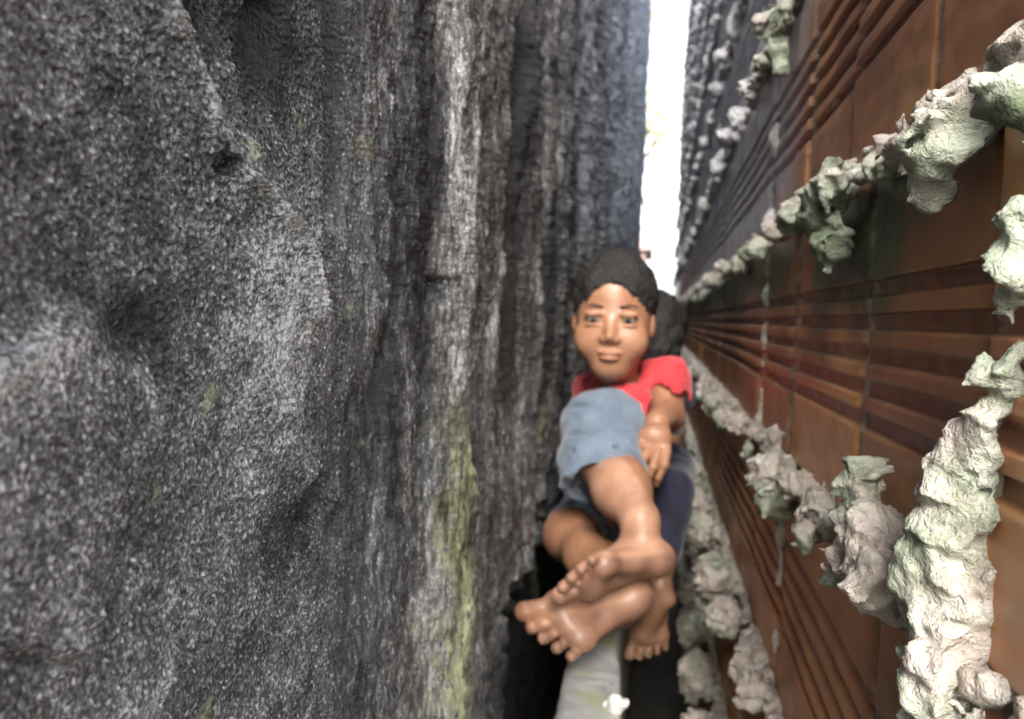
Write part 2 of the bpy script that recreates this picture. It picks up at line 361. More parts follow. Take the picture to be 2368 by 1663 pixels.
# right: hollow clay block wall
JZ = [round(-.855+.24*i, 3) for i in range(16)]
JY = {3: [.345, .54, .785, 1.0, 1.21, 1.43, 1.64], 4: [.425, .60, .77, .99, 1.2, 1.42], 2: [.46, .80, 1.03, 1.27, 1.5]}
ys = axis_y(.265, 7.2, .012, .0018, .011); zs = axis_z(.0017, .003)
Y, Z = grid(ys, zs)
ci = np.clip(np.floor((Z-JZ[0])/.24).astype(int), -1, 15); zl = (Z-JZ[0])-ci*.24          # course index, height in course
tone = np.zeros_like(Y); off = np.zeros_like(Y); vj = np.full_like(Y, 9.)
for c in range(-1, 16):
    js = list(JY.get(c, [.37+.07*(c % 3)]))
    while js[-1] < 7.3: js.append(js[-1]+random.uniform(.195, .225))
    js = np.array(js); m = ci == c; b = np.searchsorted(js, Y[m]); tn = rng.uniform(0, 1, len(js)+1); of = rng.normal(0, .0022, len(js)+1); of2 = rng.normal(0, .010, len(js)+1)
    tone[m] = tn[b]; jj = js[np.clip(b, 0, len(js)-1)]; jp = js[np.clip(b-1, 0, len(js)-1)]
    off[m] = of[b]+of2[b]*(Y[m]-jj)
    ym = Y[m]+.0012*pn(Z[m]*60, Y[m]*0, 0*Y[m], 3)
    vj[m] = np.minimum(np.abs(ym-jj), np.abs(ym-jp))
gr = np.zeros_like(Y)
for k in range(5):
    cz = .076+.0212*k+.0008*pn(Y*8, ci*3., 0*Y, 5)
    gr = np.maximum(gr, sst(.0062, .0044, np.abs(zl-cz)))
hj = np.minimum(zl, .24-zl)
hor = sst(.0085, .0055, hj+.002*pn(Y*30, Z*20, 0*Y, 6)); ver = sst(.0060, .0036, vj)
joint = np.maximum(hor, ver)
h = off-.0042*gr*(1-joint)-.007*hor-.0050*ver
h += .0035*sst(.55, .75, pn(Y*17, Z*40, ci*1., 60))*gr*(1-joint)
edge = sst(.010, .0, np.minimum(np.abs(vj-.004), 1))*(1-joint); h -= .0010*edge
h += .0012*pn(Y*10, Z*9, 0*Y, 7)+.0005*pn(Y*45, Z*60, 0*Y, 8)*(1+gr)
h += joint*.0025*fbm(Y*60, Z*90, 0*Y, 3, 10)
h += .006*np.clip(pn(Y*46, Z*28, 0*Y, 11)-.42, 0, 1)*sst(.012, .0, vj)                    # crumbs beside the upright joints
cem_haze = sst(.55, 1.1, Y+.25*pn(Y*5, Z*4, 0*Y, 12)+.0*Z)*sst(-.02, .18, Z-.22*(Y < 0)-.15*sst(1.0, .6, Y)+.05*pn(Y*9, Z*9, 0*Y, 13))  # far cement area, its colour also stands for bright haze
moss = sst(.16, .10, np.abs(Y-.58-.3*(.1-Z)))*sst(.105, .085, Z)*sst(-.045, .03, Z+.03*pn(Y*25, Z*18, 0*Y, 14))  # moss together with the painted shadow under the mortar ridge
moss = np.maximum(moss, .9*sst(.72, .9, Y)*sst(.1, .08, Z)*sst(.0, .05, Z+.02*pn(Y*15, Z*18, 0*Y, 15)))
moss = np.maximum(moss, .7*np.exp(-((Y-.45)/.05)**2)*sst(.1, .08, Z)*sst(.045, .07, Z+.02*pn(Y*25, Z*18, 0*Y, 16)))
VV, FF, n0 = wallmesh(.13-h, Y, Z, .42)
bw = empty('brick_wall', 'wall of grooved red-brown clay blocks with lumpy mortar, right of the gap', 'wall', (.28, 3.6, ZG))
o = mk('blocks', VV, FF, M_BRICK, attrs={k: pad(v) for k, v in dict(tone=tone, groove=gr*(1-joint), joint=joint, cement=np.clip(cem_haze, 0, .92), moss=np.clip(moss, 0, 1)).items()}); reparent(o, bw)

# squeezed-out mortar along the bed joints
def mortar(zj, lumps, y0=.275, y1=1.9, vox=.0022, rad=.0068, seed=1, name='bed_mortar', top=0):
    S = SDF((.05, y0, zj-.085), (.138, y1, zj+.120), vox)
    n = int((y1-y0)/.012)
    for i in range(n):
        y = y0+.012*i; r = rad*(1+.75*float(pn(y*11, zj*7, .3, seed))+.4*float(pn(y*31, zj*7, .3, seed+1)))
        x = .131-.35*r; z = zj+.004*float(pn(y*14, 1.7, zj*5, seed+2))
        z2 = zj+.004*float(pn((y+.012)*14, 1.7, zj*5, seed+2))
        S.cone((x, y, z), (x, y+.012, z2), max(r, .003), max(r, .003), .004)
        if random.random() < .16 and r > .008:
            q = random.uniform(.006, .012); S.ell((.131-r-q*.4, y, z-random.uniform(0, .022)), (q, q*random.uniform(.8, 1.4), q*random.uniform(.8, 1.6)), .006)
    for c, r in lumps: S.ell((c[0]+.004, c[1], c[2]-(.008 if zj == .105 and y0 < .3 and c[1] < .5 else 0)), [q*.90 for q in r], .008)
    S.noise((30, 48, 110, 210), (.0050, .0045, .0036, .0018), seed, band=.03); S.rough(40, .0050, seed+5); S.rough(95, .0022, seed+6)
    V, Fc = S.mesh()
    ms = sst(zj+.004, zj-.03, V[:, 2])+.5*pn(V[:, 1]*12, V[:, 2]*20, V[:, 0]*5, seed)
    cm = sst(.95, 1.35, V[:, 1])*sst(.2, .3, V[:, 2])*.9
    o = mk(name, V, Fc, M_MORTAR, attrs=dict(moss=np.clip(ms, 0, 1), cement=cm)); reparent(o, bw); return o
LUMP = {
 .105: [((.116, .305, .090), (.016, .016, .013)), ((.112, .36, .090), (.018, .020, .019)), ((.114, .375, .072), (.012, .012, .012)), ((.122, .46, .100), (.013, .06, .009)), ((.110, .575, .098), (.020, .034, .016)), ((.108, .60, .080), (.015, .020, .020)), ((.112, .575, .062), (.010, .010, .022)), ((.113, .63, .068), (.010, .012, .020)),
        ((.108, .70, .098), (.017, .024, .015)), ((.106, .78, .102), (.014, .014, .008)), ((.110, .86, .100), (.015, .014, .009)), ((.106, .96, .092), (.016, .012, .016)), ((.108, 1.08, .096), (.015, .02, .010)), ((.108, 1.2, .088), (.015, .02, .018)), ((.106, 1.4, .095), (.017, .03, .016)), ((.106, 1.62, .085), (.017, .03, .018))],
 -.135: [((.112, .455, -.092), (.016, .018, .022)), ((.112, .445, -.106), (.017, .021, .020)), ((.108, .43, -.112), (.017, .022, .024)), ((.108, .398, -.124), (.017, .020, .020)), ((.110, .455, -.130), (.012, .018, .012)), ((.103, .755, -.140), (.021, .028, .022)), ((.106, .72, -.158), (.018, .02, .022)), ((.113, .775, -.115), (.010, .012, .020)), ((.112, .665, -.128), (.012, .025, .012)), ((.115, .56, -.130), (.012, .04, .010)), ((.116, .50, -.120), (.011, .03, .010)), ((.106, .50, -.155), (.005, .006, .005)),
         ((.110, .59, -.150), (.009, .016, .014)), ((.112, 1.12, -.140), (.016, .04, .016)), ((.105, 1.25, -.15), (.020, .05, .02)), ((.102, 1.48, -.150), (.022, .05, .022)), ((.104, 1.7, -.15), (.022, .06, .024))],
 -.375: [((.110, .64, -.375), (.018, .03, .022)), ((.108, .70, -.385), (.014, .02, .024)), ((.106, .80, -.372), (.018, .03, .024)), ((.108, .88, -.39), (.014, .02, .028)), ((.094, 1.0, -.375), (.024, .03, .028)), ((.088, 1.12, -.36), (.028, .03, .036)), ((.090, 1.22, -.40), (.026, .03, .03)), ((.082, 1.34, -.355), (.032, .05, .034)), ((.082, 1.5, -.35), (.032, .05, .04)), ((.084, 1.7, -.34), (.032, .06, .04)), ((.086, 1.16, -.42), (.016, .02, .03))],
 -.615: [((.078, 1.14, -.60), (.030, .035, .035)), ((.10, 1.0, -.61), (.022, .04, .03)), ((.085, 1.32, -.60), (.030, .04, .05)), ((.085, 1.5, -.59), (.030, .05, .04)), ((.09, 1.75, -.60), (.028, .05, .04))],
 .345: [((.106, .845, .325), (.014, .012, .020)), ((.108, .86, .285), (.010, .008, .026)), ((.106, .94, .345), (.016, .02, .016)), ((.110, 1.06, .338), (.013, .02, .012)), ((.106, 1.2, .345), (.016, .02, .016)), ((.108, 1.33, .335), (.014, .014, .02)), ((.104, 1.52, .35), (.018, .04, .02)), ((.104, 1.74, .34), (.018, .03, .025))],
}
mortar(.105, LUMP[.105], seed=3); mortar(-.135, LUMP[-.135], seed=8); mortar(-.375, LUMP[-.375], y0=.5, rad=.008, seed=13); mortar(-.615, LUMP[-.615], y0=.8, rad=.009, seed=27); mortar(.345, LUMP[.345], y0=.6, rad=.007, seed=19)
for j, zj in enumerate((-.855, -.615, -.375, -.135, .105, .345, .585, .825, 1.065, 1.305, 1.545, 1.785, 2.025)):
    near_ = zj < .4; y0 = 1.88 if near_ else max(.9, (zj-.46)/.42+.12)
    S = SDF((.04, y0, zj-.1), (.14, 7.0, zj+.07), .0065)
    y = y0
    while y < 6.9:
        r = .009*(1+.8*random.uniform(-1, 1)); S.cone((.128-r*.3, y, zj), (.125-r*.3, y+.05, zj), r, r, .006)
        if random.random() < .4: q = random.uniform(.010, .022); S.ell((.12-q*.2, y, zj-random.uniform(-.01, .03)), (q*.8, q*1.6, q), .01)
        y += .05
    S.noise((20, 45, 90), (.012, .009, .005), 50+j, band=.05)
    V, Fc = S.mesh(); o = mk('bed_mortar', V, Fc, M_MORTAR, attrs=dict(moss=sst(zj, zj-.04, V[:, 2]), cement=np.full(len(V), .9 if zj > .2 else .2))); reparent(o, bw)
# the thick upright joint nearest the camera, and the thin one under the middle course
S = SDF((.07, .285, -.36), (.137, .40, .10), .0018)
zz = -.355
while zz < .012:
    r = .0050+.0088*sst(-.0, -.075, zz)*(1+.35*float(pn(zz*20, .5, .5, 4)))
    yc = .335-.024*sst(-.07, -.0, zz)+.005*float(pn(zz*14, 3.3, .2, 5)); S.cone((.1285-.5*r, yc, zz), (.1285-.5*r, yc, zz+.008), r, r, .004); zz += .008
for c, r in (((.118, .344, -.070), (.010, .010, .018)), ((.116, .344, -.105), (.012, .014, .018)), ((.117, .345, -.140), (.012, .014, .015)), ((.113, .322, -.14), (.013, .012, .02)), ((.122, .296, .030), (.010, .010, .014))): S.ell(c, r, .006)
S.noise((36, 100, 220), (.0050, .0034, .0017), 33, band=.024); S.rough(45, .0042, 37); S.rough(95, .0022, 38)
V, Fc = S.mesh(); o = mk('upright_mortar', V, Fc, M_MORTAR, attrs=dict(moss=.35+.5*pn(V[:, 0]*20, V[:, 1]*20, V[:, 2]*20, 9), cement=np.zeros(len(V)))); reparent(o, bw)
for (yv, za, zb, sd, rr) in ((.80, -.36, -.15, 2, .0030), (1.0, -.13, .09, 6, .003), (.99, .12, .33, 9, .004)):
    S = SDF((.108, yv-.03, za-.01), (.137, yv+.03, zb+.01), .0016)
    zz = za
    while zz < zb-.004:
        r = rr*(.5+3.0*float(pn(zz*38, sd*2.2, .5, 4)))
        if r > .0010: S.cone((.131-.3*rr, yv, zz), (.131-.3*rr, yv, zz+.006), r, r, .003)
        zz += .006
    S.noise((70, 160), (.003, .0014), sd, band=.014)
    V, Fc = S.mesh()
    if len(V): o = mk('upright_mortar', V, Fc, M_MORTAR, attrs=dict(moss=np.full(len(V), .2), cement=np.full(len(V), .6 if za > .1 else .0))); reparent(o, bw)

# ---------------------------------------------------------------- concrete beam the children sit on
S = SDF((-.11, .30, -1.02), (.01, .9, -.41), .006) if False else None
ys_ = np.concatenate([np.arange(.30, 1.6, .006), np.arange(1.6, 6.4, .05)]); prof = []
N_ = 40
per = []
for i in range(N_):      # rounded-top cross section, left bottom -> over the top -> right bottom
    t = i/(N_-1); per.append(t)
Vb = []
for y in ys_:
    xl = -.095+.002*float(pn(y*9, .1, .1, 60)); xr = -.020-.014*float(sst(.8, 1.05, y))+.0025*float(pn(y*13, .4, .1, 61)); zt = -.432+.002*float(pn(y*7, .3, .2, 62))
    for t in per:
        if t < .25: p = (xl, ZG-.05+(zt-.006-ZG+.05)*(t/.25)**.5)
        elif t > .75: p = (xr, ZG-.05+(zt-.006-ZG+.05)*((1-t)/.25)**.5)
        else:
            u = (t-.25)/.5; p = (xl+(xr-xl)*u, zt-.006*abs(2*u-1)**8)
        Vb.append((p[0], y, p[1]))
Vb = np.array(Vb); Vb[:, 0] += .0012*pn(Vb[:, 0]*60, Vb[:, 1]*60, Vb[:, 2]*60, 63); Vb[:, 2] += .0010*pn(Vb[:, 0]*70, Vb[:, 1]*70, Vb[:, 2]*10, 64)
Vb[:, 2] -= .003*np.exp(-((Vb[:, 1]-.915)/.003)**2)
n = len(ys_); I = np.arange(n*N_).reshape(n, N_)
F = np.stack([I[:-1, :-1], I[:-1, 1:], I[1:, 1:], I[1:, :-1]], -1).reshape(-1, 4)
F = np.concatenate([F, np.stack([I[:-1, -1], I[:-1, 0], I[1:, 0], I[1:, -1]], -1)])
caps = [[I[e, k], I[e, k+1], I[e, N_-2-k], I[e, N_-1-k]] for e in (0, n-1) for k in range(N_//2-1)]
bm_ = mk('concrete_beam', Vb, np.concatenate([F, np.array(caps)]), M_BEAM)
tag(bm_, 'narrow pale concrete ledge with greenish stains running along the bottom of the gap', 'ledge')
S = SDF((-.05, .81, -.445), (.0, .87, -.40), .0015); S.ell((-.028, .842, -.426), (.0095, .011, .009), .004); S.ell((-.021, .838, -.423), (.007, .007, .006), .004); S.ell((-.035, .848, -.430), (.008, .007, .005), .004); S.noise((90, 200), (.004, .002), 5)
V, Fc = S.mesh(); o = mk('mortar_chip', V, Fc, plain('white_chip', (.55, .54, .52), (.75, .74, .72), 60, .8)); tag(o, 'small white chip of mortar lying on the pale ledge', 'rubble')
# rubble in the slot left of the ledge
for i in range(26):
    y = random.uniform(.85, 1.5); x = random.uniform(-.155, -.10); z = -.56+random.uniform(-.03, .08); r = random.uniform(.008, .02)
# ---------------------------------------------------------------- the child in front
def frame(e1, e2):
    e1 = np.array(e1, float); e1 /= np.linalg.norm(e1); e2 = np.array(e2, float); e2 -= e1*(e1@e2); e2 /= np.linalg.norm(e2)
    return e1, e2
def foot(S, heel, e1, e2, up, sc=1., ankle=None, spread=1.):
    """e1 heel to toes, e2 towards the big toe, up = away from the sole"""
    heel = np.array(heel, float)
    P = lambda x, y, z: heel+sc*(e1*x+e2*y+up*z)
    c = lambda a, b, ra, rb, k=.006: S.cone(P(*a), P(*b), ra*sc, rb*sc, k*sc)
    c((.019, 0, .021), (.026, 0, .026), .0225, .0225)
    c((.03, -.006, .019), (.102, -.020, .013), .0165, .0125, .012)
    c((.03, .004, .028), (.106, .016, .016), .018, .0155, .014)
    c((.045, .002, .042), (.104, .004, .020), .019, .0125, .014)
    c((.108, .018, .0145), (.108, .016, .0145), .0165, .0165, .01)
    c((.106, .000, .014), (.106, -.004, .014), .0145, .0145, .01)
    c((.098, -.022, .0125), (.096, -.024, .0125), .013, .013, .01)
    t = [((.115, .021, .015), (.133, .022, .015), (.142, .0215, .014), .0098, .0092, .0112),
         ((.114, .006, .015), (.132, .0062, .0175), (.1415, .0060, .0125), .0068, .0060, .0074),
         ((.110, -.0055, .014), (.126, -.0066, .017), (.1345, -.0068, .0118), .0064, .0056, .0069),
         ((.105, -.0165, .0135), (.118, -.0186, .0160), (.1258, -.0190, .0112), .0060, .0053, .0065),
         ((.097, -.0265, .0125), (.108, -.0300, .0140), (.1150, -.0305, .0105), .0058, .0051, .0062)]
    for a, b, d, ra, rb, rd in t:
        w = lambda p, g: (p[0]+(.002 if g > 1 else 0), (p[1]-.000)*g, p[2])
        S.cone(P(*w(a, 1.02)), P(*w(b, 1.12)), ra*sc*.98, rb*sc*.98, .0022*sc); S.cone(P(*w(b, 1.12)), P(*w(d, 1.16)), rb*sc*1.03, rd*sc*1.0, .0020*sc)
    if ankle is not None:
        S.cone(P(.032, 0, .034), ankle, .019*sc, .0205*sc, .014*sc)
        S.ell(P(.034, .018, .05), (.008, .008, .008), .012); S.ell(P(.032, -.018, .046), (.008, .008, .008), .012)
def part(name, S, m, root, attrs=None):
    V, Fc = S.mesh(); o = mk(name, V, Fc, m, attrs=(attrs(V) if attrs else None)); reparent(o, root); return o
def skin_attrs(feet, lips=None):
    def f(V):
        palm = np.zeros(len(V)); dirt_shade = np.zeros(len(V)); lp = np.zeros(len(V))
        for heel, e1, up, hue in feet:
            r = V-np.array(heel); x = r@e1; z = r@up; inside = (np.abs(x-.07) < .09) & (z < .05) & (np.linalg.norm(r, axis=1) < .18)
            palm = np.maximum(palm, inside*sst(.022, .010, z)*(hue < .6)*1.); palm = np.maximum(palm, inside*sst(.10, .13, x)*.6)
            dirt_shade = np.maximum(dirt_shade, inside*sst(.016, .006, z)*(hue+.35*pn(V[:, 0]*45, V[:, 1]*45, V[:, 2]*45, 3)))  # dirt on the sole, with its shading painted in
        if lips is not None:
            q = (V-np.array(lips))/np.array([.017, .03, .0062]); lp = sst(1.2, .8, np.linalg.norm(q, axis=1))
        return dict(palm=np.clip(palm, 0, 1), dirt_shade=np.clip(dirt_shade, 0, 1), lips=lp)
    return f
# foot frames (worked out so that the soles face as they do in the photograph)
LH = np.array((.036, .905, -.288)); a1, a2 = frame((-.86, -.50, -.10), (-.40, .34, -.80)); aup = np.cross(a1, a2)
if aup[2] < 0: aup = -aup
RH = np.array((-.004, .905, -.335)); b1, b2 = frame((-.84, -.50, -.27), (-.48, .45, .75)); bup = np.cross(b1, b2)
if bup[1] < 0: bup = -bup
RH = RH+np.array((.012, .032, .018))
kid = empty('person', 'barefoot child in red shirt and pale blue shorts sitting cross-legged between the walls', 'person', (-.05, 1.2, -.43))
S = SDF((-.165, .74, -.44), (.075, 1.42, .115), .0018)
foot(S, LH, a1, a2, aup, .98, ankle=(-.012, .925, -.238))
foot(S, RH, b1, b2, bup, 1.10, ankle=(-.030, .990, -.312))
S.cone((-.012, .925, -.238), (-.038, .985, -.215), .0225, .035, .014)          # left shin and calf
S.cone((-.038, .985, -.215), (-.062, 1.045, -.190), .0355, .037, .02)
S.cone((-.062, 1.045, -.190), (-.068, 1.09, -.165), .037, .038, .02)
S.cone((-.068, 1.08, -.175), (-.03, 1.27, -.33), .038, .050, .03)              # left thigh
S.cone((-.030, .990, -.312), (-.085, 1.05, -.325), .0205, .029, .012)          # right leg, folded below
S.cone((-.085, 1.05, -.325), (-.116, 1.12, -.320), .030, .033, .015)
S.cone((-.116, 1.12, -.320), (-.085, 1.28, -.355), .034, .050, .03)
S.ell((-.055, 1.29, -.345), (.085, .065, .075), .03)                           # trunk
S.cone((-.055, 1.30, -.33), (-.05, 1.23, -.17), .066, .062, .03)
S.cone((-.05, 1.22, -.12), (-.062, 1.165, -.06), .030, .030, .02)              # neck
for s_, p in ((1, (.020, 1.205, -.092)), (-1, (-.102, 1.27, -.12))): S.cone((-.05, 1.22, -.125), p, .036, .028, .02)
S.cone((.018, 1.20, -.092), (.018, 1.160, -.140), .0245, .0235, .012)          # left arm
S.cone((.018, 1.160, -.138), (.004, 1.085, -.140), .0235, .0170, .012)
S.cone((-.102, 1.27, -.12), (-.118, 1.30, -.22), .025, .020, .012); S.cone((-.118, 1.30, -.22), (-.11, 1.25, -.30), .020, .015, .01)
# left hand hanging over the knee, back of the hand to the front
W = np.array((.004, 1.085, -.140))
S.cone(W, (-.003, 1.066, -.160), .0135, .0130, .008); S.ell((.000, 1.060, -.160), (.023, .012, .020), .006)
S.cone((.012, 1.066, -.150), (.014, 1.058, -.172), .010, .0095, .006)
fing = [((-.0170, 1.054, -.166), (-.0290, 1.040, -.177), (-.0365, 1.041, -.191), (-.0375, 1.050, -.202)),
        ((-.0055, 1.050, -.172), (-.0150, 1.034, -.189), (-.0225, 1.036, -.207), (-.0240, 1.046, -.218)),
        ((.0070, 1.049, -.174), (.0005, 1.032, -.193), (-.0075, 1.034, -.212), (-.0095, 1.044, -.223)),
        ((.0185, 1.052, -.171), (.0155, 1.037, -.190), (.0085, 1.039, -.208), (.0065, 1.048, -.219))]
for q, f in enumerate(fing):
    r = (.0064, .0065, .0063, .0057)[q]
    S.ell(f[1], (r*1.08,)*3, .001)
    S.cone(f[0], f[1], r+.0003, r, .0018); S.cone(f[1], f[2], r, r-.0006, .0012); S.cone(f[2], f[3], r-.0006, r-.0010, .0012)
S.cone((-.014, 1.072, -.153), (-.0265, 1.066, -.166), .0078, .0068, .005); S.cone((-.0265, 1.066, -.166), (-.0310, 1.062, -.181), .0066, .0056, .002)
# head
HC = np.array((-.067, 1.155, .012))
S.ell(HC+(0, .012, .018), (.059, .072, .065), .01)
S.ell(HC+(0, -.012, -.035), (.050, .052, .054), .025); S.ell(HC+(0, -.030, -.080), (.024, .022, .018), .025)
for s_ in (-1, 1):
    S.ell(HC+(s_*.031, -.040, -.042), (.021, .020, .021), .02); S.ell(HC+(s_*.0245, -.066, -.012), (.0125, .010, .0085), .008, 's')
    S.ell(HC+(s_*.0245, -.058, -.0035), (.015, .0085, .0065), .003); S.ell(HC+(s_*.0245, -.057, -.0195), (.013, .0070, .0030), .003); S.ell(HC+(s_*.0565, .006, -.018), (.006, .013, .018), .006)
S.cone(HC+(0, -.058, -.014), HC+(0, -.070, -.035), .005, .0075, .008); S.ell(HC+(.0085, -.066, -.040), (.006, .006, .005), .005); S.ell(HC+(-.0085, -.066, -.040), (.006, .006, .005), .005)
S.ell(HC+(0, -.060, -.0585), (.0165, .009, .0045), .004); S.ell(HC+(0, -.059, -.066), (.014, .009, .0048), .003)
LIPS = HC+(0, -.066, -.062)
body = part('body', S, M_SKIN, kid, skin_attrs([(LH, a1, aup, .75), (RH, b1, bup, .08)], LIPS))
for s_ in (-1, 1):
    S = SDF(HC+(s_*.0245-.014, -.074, -.026), HC+(s_*.0245+.014, -.042, .003), .0009); S.ell(HC+(s_*.0245, -.0535, -.012), (.0100, .0100, .0085), .001); part('eye', S, M_EYE, kid)
    S = SDF(HC+(s_*.0245-.008, -.072, -.022), HC+(s_*.0245+.008, -.052, -.002), .0007); S.ell(HC+(s_*.0245, -.0592, -.0125), (.0054, .0054, .0054), .001); part('iris', S, M_IRIS, kid)
    S = SDF(HC+(s_*.025-.022, -.08, -.008), HC+(s_*.025+.022, -.04, .016), .0009); S.cone(HC+(s_*.012, -.0625, .006), HC+(s_*.027, -.061, .0095), .0016, .0016, .001); S.cone(HC+(s_*.027, -.061, .0095), HC+(s_*.038, -.054, .007), .0016, .0010, .001); S.noise((300,), (.001,), 4, band=.01); part('eyebrow', S, M_HAIR, kid)
S = SDF((-.155, 1.05, -.07), (.02, 1.27, .125), .0018)                         # hair: a cap cut back from the face
S.ell(HC+(0, .016, .025), (.0645, .078, .069), .01)
S.ell(HC+(0, -.075, -.030), (.052, .062, .070), .012, 's'); S.ell(HC+(0, .0, -.090), (.08, .065, .055), .012, 's')
S.noise((35, 160, 380), (.004, .0022, .0022), 71, band=.02)
part('hair', S, M_HAIR, kid)
# red shirt
S = SDF((-.165, 1.10, -.37), (.065, 1.40, -.03), .0020)
S.cone((-.055, 1.30, -.33), (-.05, 1.235, -.17), .078, .072, .03); S.ell((-.040, 1.228, -.135), (.066, .056, .045), .02)
S.cone((-.04, 1.215, -.110), (.018, 1.200, -.086), .040, .033, .02); S.cone((.018, 1.200, -.086), (.022, 1.180, -.108), .033, .0325, .01)
S.cone((-.05, 1.235, -.12), (-.102, 1.27, -.12), .040, .034, .02); S.cone((-.102, 1.27, -.12), (-.115, 1.29, -.18), .034, .031, .01)
S.ell((-.040, 1.16, -.13), (.045, .03, .04), .02)
S.plane((.0275, 1.166, -.148), (.03, -.5, -.6)) if False else None
S.cone((.021, 1.172, -.118), (.021, 1.145, -.150), .0280, .036, .003, 's'); S.cone((-.056, 1.195, -.085), (-.062, 1.165, -.05), .034, .038, .004, 's')
S.noise((18, 45, 110), (.006, .003, .0010), 81, st=(1, 1, .6), band=.02); S.rough(26, .0022, 85)
part('shirt', S, M_RED, kid)
# pale blue shorts
S = SDF((-.17, .98, -.44), (.06, 1.40, -.08), .0020)
S.ell((-.055, 1.29, -.345), (.096, .078, .088), .03)
S.cone((-.035, 1.27, -.30), (-.070, 1.105, -.160), .068, .058, .03); S.cone((-.070, 1.105, -.160), (-.067, 1.04, -.200), .0585, .056, .02)
S.cone((-.067, 1.04, -.200), (-.060, .99, -.235), .0555, .0555, .02)
S.cone((-.075, 1.15, -.145), (-.105, 1.13, -.150), .040, .026, .02)
S.cone((-.085, 1.28, -.350), (-.116, 1.16, -.320), .064, .042, .03)
S.cone((-.116, 1.135, -.320), (-.105, 1.08, -.320), .036, .038, .004, 's')
ax = np.array((.10, -.62, -.78)); ax /= np.linalg.norm(ax); hem = np.array((-.064, 1.015, -.222))
D = (S.ax[0][:, None, None]-hem[0])*ax[0]+(S.ax[1][None, :, None]-hem[1])*ax[1]+(S.ax[2][None, None, :]-hem[2])*ax[2]
S.f = np.maximum(S.f, D.astype(np.float32))
S.cone((-.065, 1.048, -.206), (-.056, .98, -.240), .0480, .0520, .002, 's')
x_, y_, z_ = np.meshgrid(*S.ax, indexing='ij', sparse=True)
S.f = S.f+(.0035*pn(x_*14+y_*5, y_*22+z_*22, z_*9, 91)).astype(np.float32)
S.noise((30, 90), (.0022, .0006), 92, band=.012); S.rough(24, .0022, 95)
for a, b in (((-.125, 1.09, -.125), (-.085, 1.055, -.120)), ((-.128, 1.05, -.160), (-.085, 1.010, -.150)), ((-.10, 1.0, -.175), (-.04, 1.0, -.165))): S.cone(a, b, .004, .002, .007, 's')
part('shorts', S, M_DENIM, kid)

# ---------------------------------------------------------------- second child, mostly hidden behind the first
kid2 = empty('person', 'dark-haired child in navy clothes mostly hidden behind the child in red', 'person', (-.03, 1.55, -.43))
S = SDF((-.14, 1.03, -.50), (.09, 1.75, .06), .0026)
FH = np.array((.018, 1.150, -.380)); c1, c2 = frame((-.18, -.30, -.94), (-.9, -.1, .2)); cup = np.cross(c1, c2)
if cup[1] > 0: cup = -cup
foot(S, FH, c1, c2, cup, .8, ankle=(.020, 1.135, -.347))
S.cone((.020, 1.135, -.347), (.026, 1.20, -.265), .019, .028, .015); S.cone((.026, 1.20, -.265), (.028, 1.26, -.24), .028, .030, .015)
S.cone((.028, 1.26, -.24), (.0, 1.55, -.36), .030, .045, .03); S.cone((-.06, 1.45, -.34), (-.04, 1.6, -.36), .04, .05, .03)
S.cone((-.02, 1.57, -.34), (-.02, 1.54, -.16), .065, .065, .03); S.cone((-.02, 1.54, -.14), (.0, 1.52, -.07), .028, .028, .02)
H2 = np.array((-.014, 1.52, -.015)); S.ell(H2, (.060, .068, .064), .01); S.ell(H2+(0, -.015, -.04), (.045, .05, .04), .02); S.cone(H2+(0, -.06, -.01), H2+(0, -.07, -.03), .006, .008, .008)
S.cone((.035, 1.56, -.13), (.040, 1.56, -.22), .024, .02, .01); S.cone((.040, 1.56, -.22), (.022, 1.44, -.25), .02, .015, .01)
S.ell((.022, 1.425, -.245), (.014, .018, .009), .006)
for q in range(4): S.cone((.011+.007*q, 1.412, -.243), (.009+.0075*q, 1.385, -.246), .005, .0042, .002)
S.cone((.012, 1.425, -.24), (.002, 1.41, -.24), .0055, .0048, .003)
part('body', S, M_SKIN_SHADED, kid2, skin_attrs([(FH, c1, cup, .3)]))
S = SDF((-.09, 1.42, -.08), (.09, 1.63, .09), .0028); S.ell(H2+(0, .01, .012), (.067, .075, .066), .01); S.ell(H2+(0, -.03, -.012), (.064, .062, .068), .01); S.noise((35, 120), (.006, .004), 73, band=.02); part('hair', S, M_HAIR, kid2)
S = SDF((-.13, 1.12, -.45), (.1, 1.68, -.18), .003); S.ell((-.01, 1.57, -.35), (.085, .075, .075), .03); S.cone((.0, 1.55, -.34), (.026, 1.27, -.24), .055, .038, .03); S.cone((.026, 1.27, -.24), (.026, 1.185, -.262), .039, .038, .02)
S.cone((.026, 1.185, -.262), (.018, 1.145, -.335), .038, .029, .01); S.cone((-.04, 1.6, -.35), (-.06, 1.45, -.335), .06, .05, .03); S.noise((22, 60), (.006, .002), 74, band=.02); part('shorts', S, M_NAVY, kid2)
S = SDF((-.12, 1.43, -.34), (.09, 1.68, -.05), .003); S.cone((-.02, 1.57, -.29), (-.02, 1.545, -.16), .078, .074, .03); S.cone((-.05, 1.54, -.13), (.035, 1.54, -.125), .036, .036, .02); S.ell((.045, 1.53, -.145), (.032, .032, .03), .01); S.noise((22, 60), (.006, .002), 75, band=.02); part('shirt', S, M_NAVY, kid2)

